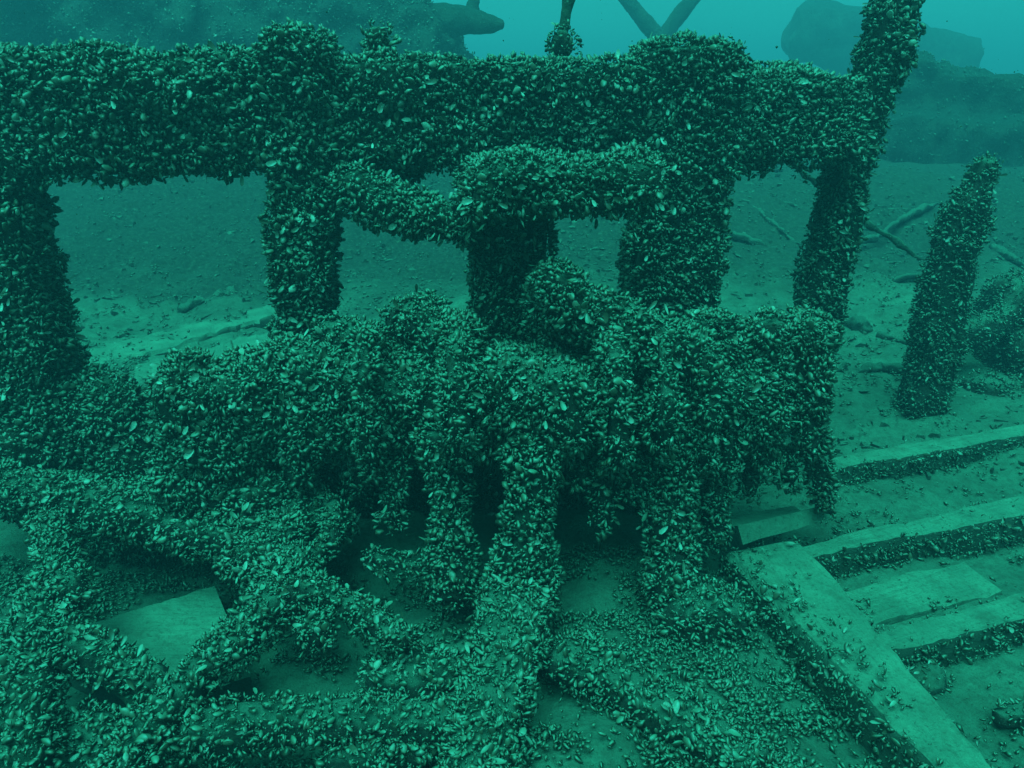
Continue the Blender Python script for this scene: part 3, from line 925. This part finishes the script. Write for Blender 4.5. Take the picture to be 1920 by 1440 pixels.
MD = 11.0
t = thing('forked_mast', Vector((P(1240, 65, MD).x, MD, gh(P(1240, 65, MD).x, MD))), 'thin hazy forked mast whose two arms spread above the rail', 'mast')
solid('mast_pole', lambda bm: tube(bm, [t.location, P(1240, 66, MD)], [0.14, 0.10]), t, M_FAR, voxel=0.035, lump=0.02, seed=95)
solid('arm', lambda bm: tube(bm, [P(1242, 76, MD), P(1200, 30, MD), P(1130, -60, MD)], [0.115, 0.11, 0.10]), t, M_FAR, voxel=0.035, lump=0.02, lscale=5, seed=96)
solid('arm', lambda bm: tube(bm, [P(1238, 76, MD), P(1275, 28, MD), P(1345, -60, MD)], [0.11, 0.10, 0.095]), t, M_FAR, voxel=0.035, lump=0.02, lscale=5, seed=97)


def stick(name, a, b, r, label, cat, seed, Y=None, group=None, flat=1.0):
    A, B = a, b
    o = thing(name, (A + B) / 2, label, cat, group)
    q = np.random.default_rng(seed)
    pts, rad = [], []
    for k in range(8):
        s_ = k / 7
        c = A.lerp(B, s_) + Vector(q.normal(0, r * 0.45, 3))
        pts.append(c)
        rad.append(r * q.uniform(0.45, 1.05) * (0.45 if k in (0, 7) else 1))
    solid('shaft', lambda bm: tube(bm, pts, rad, 7, flat), o, M_LOG, voxel=0.011 if r < 0.05 else 0.02, lump=r * 0.45, lscale=16, fine=r * 0.25, fscale=45, seed=seed)
    return o


stick('broken_rod', P(1570, 372, 2.9), P(1725, 482, 2.75), 0.022, 'thin broken rod slanting between leaning post and stump', 'rod', 101)
stick('bent_rod', P(1475, 300, 3.0), P(1560, 365, 3.0), 0.016, 'thin rod slanting under the right end of the rail', 'rod', 102)
for k, (x0, y0, x1, y1, r, lab) in enumerate([
        (1560, 520, 1740, 470, 0.028, 'long half buried log left of the stump'),
        (1590, 610, 1690, 645, 0.045, 'short thick half buried log near the stump foot'),
        (1575, 565, 1720, 560, 0.026, 'middle half buried log left of the stump'),
        (1560, 702, 1690, 700, 0.03, 'dark log lying at the stump foot'),
        (1400, 462, 1500, 505, 0.022, 'slanting stick seen between right posts'),
        (1350, 495, 1430, 508, 0.03, 'stick end poking out beside the thick post'),
        (340, 570, 450, 540, 0.05, 'dark log on the far deck at left'),
        (1760, 470, 1920, 540, 0.03, 'thin log behind the stump at right edge')]):
    a, b = PZ(x0, y0, -0.02), PZ(x1, y1, -0.02)
    a.z, b.z = gh(a.x, a.y) - r * 0.1, gh(b.x, b.y) + r * 0.1
    stick('sunken_log', a, b, r, lab, 'log', 110 + k, group='logs half buried in the silt')

# planks of the far deck at left
for k, (q, lab) in enumerate([([(150, 655), (560, 560), (560, 580), (165, 690)], 'pale far deck plank, upper of the three at left'),
                              ([(230, 690), (560, 610), (560, 634), (250, 720)], 'pale far deck plank, middle of the three at left'),
                              ([(330, 715), (560, 655), (560, 680), (350, 750)], 'pale far deck plank, lowest of the three at left')]):
    o = thing('deck_plank', PZ(q[0][0], q[0][1], -0.06), lab, 'plank', 'far deck planks at left')
    timber('board', q, -0.1, -0.036 - 0.004 * k, 50 + k, parent=o, jit=0.02)

# smooth silted plate at lower left
t = thing('silted_plate', PZ(290, 1180, -0.02), 'smooth bare silted plate among the pipes at lower left', 'plate')
timber('plate', [(60, 1190), (400, 1093), (470, 1262), (240, 1320)], -0.12, -0.03, 61, jit=0.004)

# ------------------------------------------------------------------ mussels on everything
for t_, p_, k_ in ENC:
    encrust(t_, p_, **k_)

# loose shells over the near ground
def ground_shells(name, n, region, size, seed, bare, base=0.62, gain=1.1, tmpl=None):
    r = np.random.default_rng(seed)
    sx = r.uniform(region[0], region[2], n)
    sy = r.uniform(region[1], region[3], n)
    cx, cy = (sx - 960) / F, (720 - sy) / F
    dy, dz = cy * SP + CP, cy * CP - SP
    tt = -1.03 * CAM_H / dz
    x, y = cx * tt, dy * tt
    pp = np.stack([x, y, np.zeros_like(x)], 1)
    patch = 0.6 * vnoise(pp, 7.0, seed + 1) + 0.5 * vnoise(pp, 19.0, seed + 2)
    keep = ~bare(sx, sy, r) & (tt > 0) & (r.random(len(sx)) < np.clip(base + gain * patch, 0.04, 1))
    x, y = x[keep], y[keep]
    n = len(x)
    z = ground_h(x, y)
    pos = np.stack([x, y, z + 0.002], 1)
    pos[:, 2] += 0.010 * r.random(n)
    nr = np.tile([0, 0, 1.0], (n, 1))
    tang = r.normal(size=(n, 3)); tang[:, 2] = 0
    tang /= np.linalg.norm(tang, axis=1)[:, None]
    ax = tang + nr * np.clip(r.normal(0.45, 0.4, n), -0.1, 1.2)[:, None]
    ax /= np.linalg.norm(ax, axis=1)[:, None]
    side = np.cross(ax, nr + 0.5 * r.normal(size=(n, 3)))
    side /= np.linalg.norm(side, axis=1)[:, None]
    nor = np.cross(side, ax)
    ln = size * np.clip(r.lognormal(0, 0.3, n), 0.45, 1.7)
    tone = np.clip(r.beta(1.9, 2.2, n) * 0.86 + 0.08 + 0.14 * vnoise(pos, 6.0, seed + 4), 0, 1)
    tone = np.where(r.random(n) > 0.95, r.uniform(0.86, 1, n), tone)
    o = joined_shells(name, tmpl or T_SHELL, pos, ax, side, nor, ln, tone, None, np.zeros(3))
    return o


def near_bare(sx, sy, r):
    m = sx > 1380 + (sy - 1000) * 0.92                         # timber frame side
    for cx, cy, rx, ry in ((300, 1190, 120, 70), (530, 1255, 90, 55), (1560, 1370, 95, 38), (760, 1110, 60, 25), (1080, 1105, 90, 40), (330, 1160, 170, 90), (90, 1290, 60, 50), (560, 1320, 120, 30)):
        m |= ((sx - cx) / rx) ** 2 + ((sy - cy) / ry) ** 2 < r.uniform(0.6, 1.1, len(sx))
    return m


o = ground_shells('shell_bed', 60000, (-250, 1020, 1900, 1560), 0.0118, 31, near_bare, base=0.42, gain=1.5)
tag(o, 'bed of loose mussel shells over the near ground', 'shells')
o = ground_shells('shell_litter', 12000, (1380, 700, 2100, 1500), 0.0125, 32,
                  lambda sx, sy, r: r.random(len(sx)) < np.clip(0.1 + 0.3 * (sy > 1000), 0, 1), base=0.05, gain=1.6, tmpl=T_SMALL)
tag(o, 'sparse mussel shells scattered among the hatch timbers', 'shells')
o = ground_shells('far_shell_litter', 46000, (-200, 300, 2100, 760), 0.017, 33, lambda sx, sy, r: r.random(len(sx)) < 0.2, base=0.25, gain=1.6, tmpl=T_SMALL)
tag(o, 'scattered mussel shells over the far silt', 'shells')

# small broken rubble on the bed behind the rail
def rubble(n, seed):
    r = np.random.default_rng(seed)
    y = r.uniform(1.9, 7.0, n)
    x = (r.uniform(-0.85, 0.95, n)) * (y * 0.95 + 0.3)
    pp = np.stack([x, y, np.zeros(n)], 1)
    k = r.random(n) < np.clip(0.25 + 1.4 * (0.6 * vnoise(pp, 1.6, seed) + 0.5 * vnoise(pp, 5.0, seed + 1)), 0.05, 1)
    x, y = x[k], y[k]
    n = len(x)
    z = ground_h(x, y)
    V = np.array([(-1, -1, -1), (1, -1, -1), (1, 1, -1), (-1, 1, -1), (-.8, -.7, 1), (.7, -.8, 1), (.8, .7, 1), (-.7, .8, 1)], float)
    Fq = np.array([(0, 3, 2), (0, 2, 1), (4, 5, 6), (4, 6, 7), (0, 1, 5), (0, 5, 4), (1, 2, 6), (1, 6, 5), (2, 3, 7), (2, 7, 6), (3, 0, 4), (3, 4, 7)])
    a = r.uniform(0, math.pi, n)
    sc = np.stack([r.lognormal(-4.45, 0.55, n), r.lognormal(-4.7, 0.4, n), r.lognormal(-5.0, 0.4, n)], 1)
    P0 = V[None] * (1 + 0.35 * r.normal(size=(n, 8, 3))) * sc[:, None, :]
    ca, sa = np.cos(a)[:, None], np.sin(a)[:, None]
    X = P0[:, :, 0] * ca - P0[:, :, 1] * sa + x[:, None]
    Yv = P0[:, :, 0] * sa + P0[:, :, 1] * ca + y[:, None]
    Z = P0[:, :, 2] + 0.25 * P0[:, :, 0] * r.normal(0, 0.5, n)[:, None] + z[:, None] - 0.001
    me = bpy.data.meshes.new('rubble')
    me.from_pydata(np.stack([X, Yv, Z], 2).reshape(-1, 3).tolist(), [], (Fq[None] + (np.arange(n) * 8)[:, None, None]).reshape(-1, 3).tolist())
    o = link('rubble', me, M_RUBBLE)
    return tag(o, 'small broken rubble strewn over the silt behind the rail', 'rubble', kind='stuff')


rubble(9000, 71)

# specks drifting in the water
def specks(n, seed):
    r = np.random.default_rng(seed)
    d = r.uniform(0.45, 4.0, n) ** 1.0
    px, py = r.uniform(-200, 2120, n), r.uniform(-150, 1100, n)
    c = np.array([list(CAMV + np.array(ray(a, b)) * t_) for a, b, t_ in zip(px, py, d)])
    c = c[c[:, 2] > 0.25]
    n = len(c)
    V = np.array([(1, 0, 0), (-1, 0, 0), (0, 1, 0), (0, -1, 0), (0, 0, 1), (0, 0, -1)], float)
    Fq = np.array([(0, 2, 4), (2, 1, 4), (1, 3, 4), (3, 0, 4), (2, 0, 5), (1, 2, 5), (3, 1, 5), (0, 3, 5)])
    rad = r.lognormal(-7.15, 0.35, n)
    pts = c[:, None] + V[None] * rad[:, None, None] * r.uniform(0.6, 1.5, (n, 6, 1))
    me = bpy.data.meshes.new('suspended_specks')
    me.from_pydata(pts.reshape(-1, 3).tolist(), [], (Fq[None] + (np.arange(n) * 6)[:, None, None]).reshape(-1, 3).tolist())
    return tag(link('suspended_specks', me, M_SILT), 'fine specks of silt drifting in the water', 'specks', kind='stuff')


specks(800, 72)

for o in NEW:
    COL.objects.link(o)

# ------------------------------------------------------------------ the water itself
bm = bmesh.new()
bmesh.ops.create_cube(bm, size=1.0)
hme = bpy.data.meshes.new('haze')
bm.to_mesh(hme); bm.free()
haze = bpy.data.objects.new('haze', hme)
haze.scale = (126, 126, 5.2)
haze.location = (0, 0, 1.1)          # from z = -1.5 to z = 3.7
COL.objects.link(haze)
tag(haze, 'teal water haze filling the whole scene', 'water', kind='stuff')
hm = bpy.data.materials.new('water_haze')
hm.use_nodes = True
hn = hm.node_tree
hn.nodes.clear()
ho = hn.nodes.new('ShaderNodeOutputMaterial')
pv = hn.nodes.new('ShaderNodeVolumePrincipled')
pv.inputs['Color'].default_value = (0.60, 0.77, 1.0, 1)
pv.inputs['Density'].default_value = HAZE_DENSITY
pv.inputs['Anisotropy'].default_value = 0.35
hn.links.new(pv.outputs['Volume'], ho.inputs['Volume'])
hme.materials.append(hm)
scene['shells'] = N_TRI[0]
print('shell triangles', N_TRI[0], 'single mussels', len(NEW))
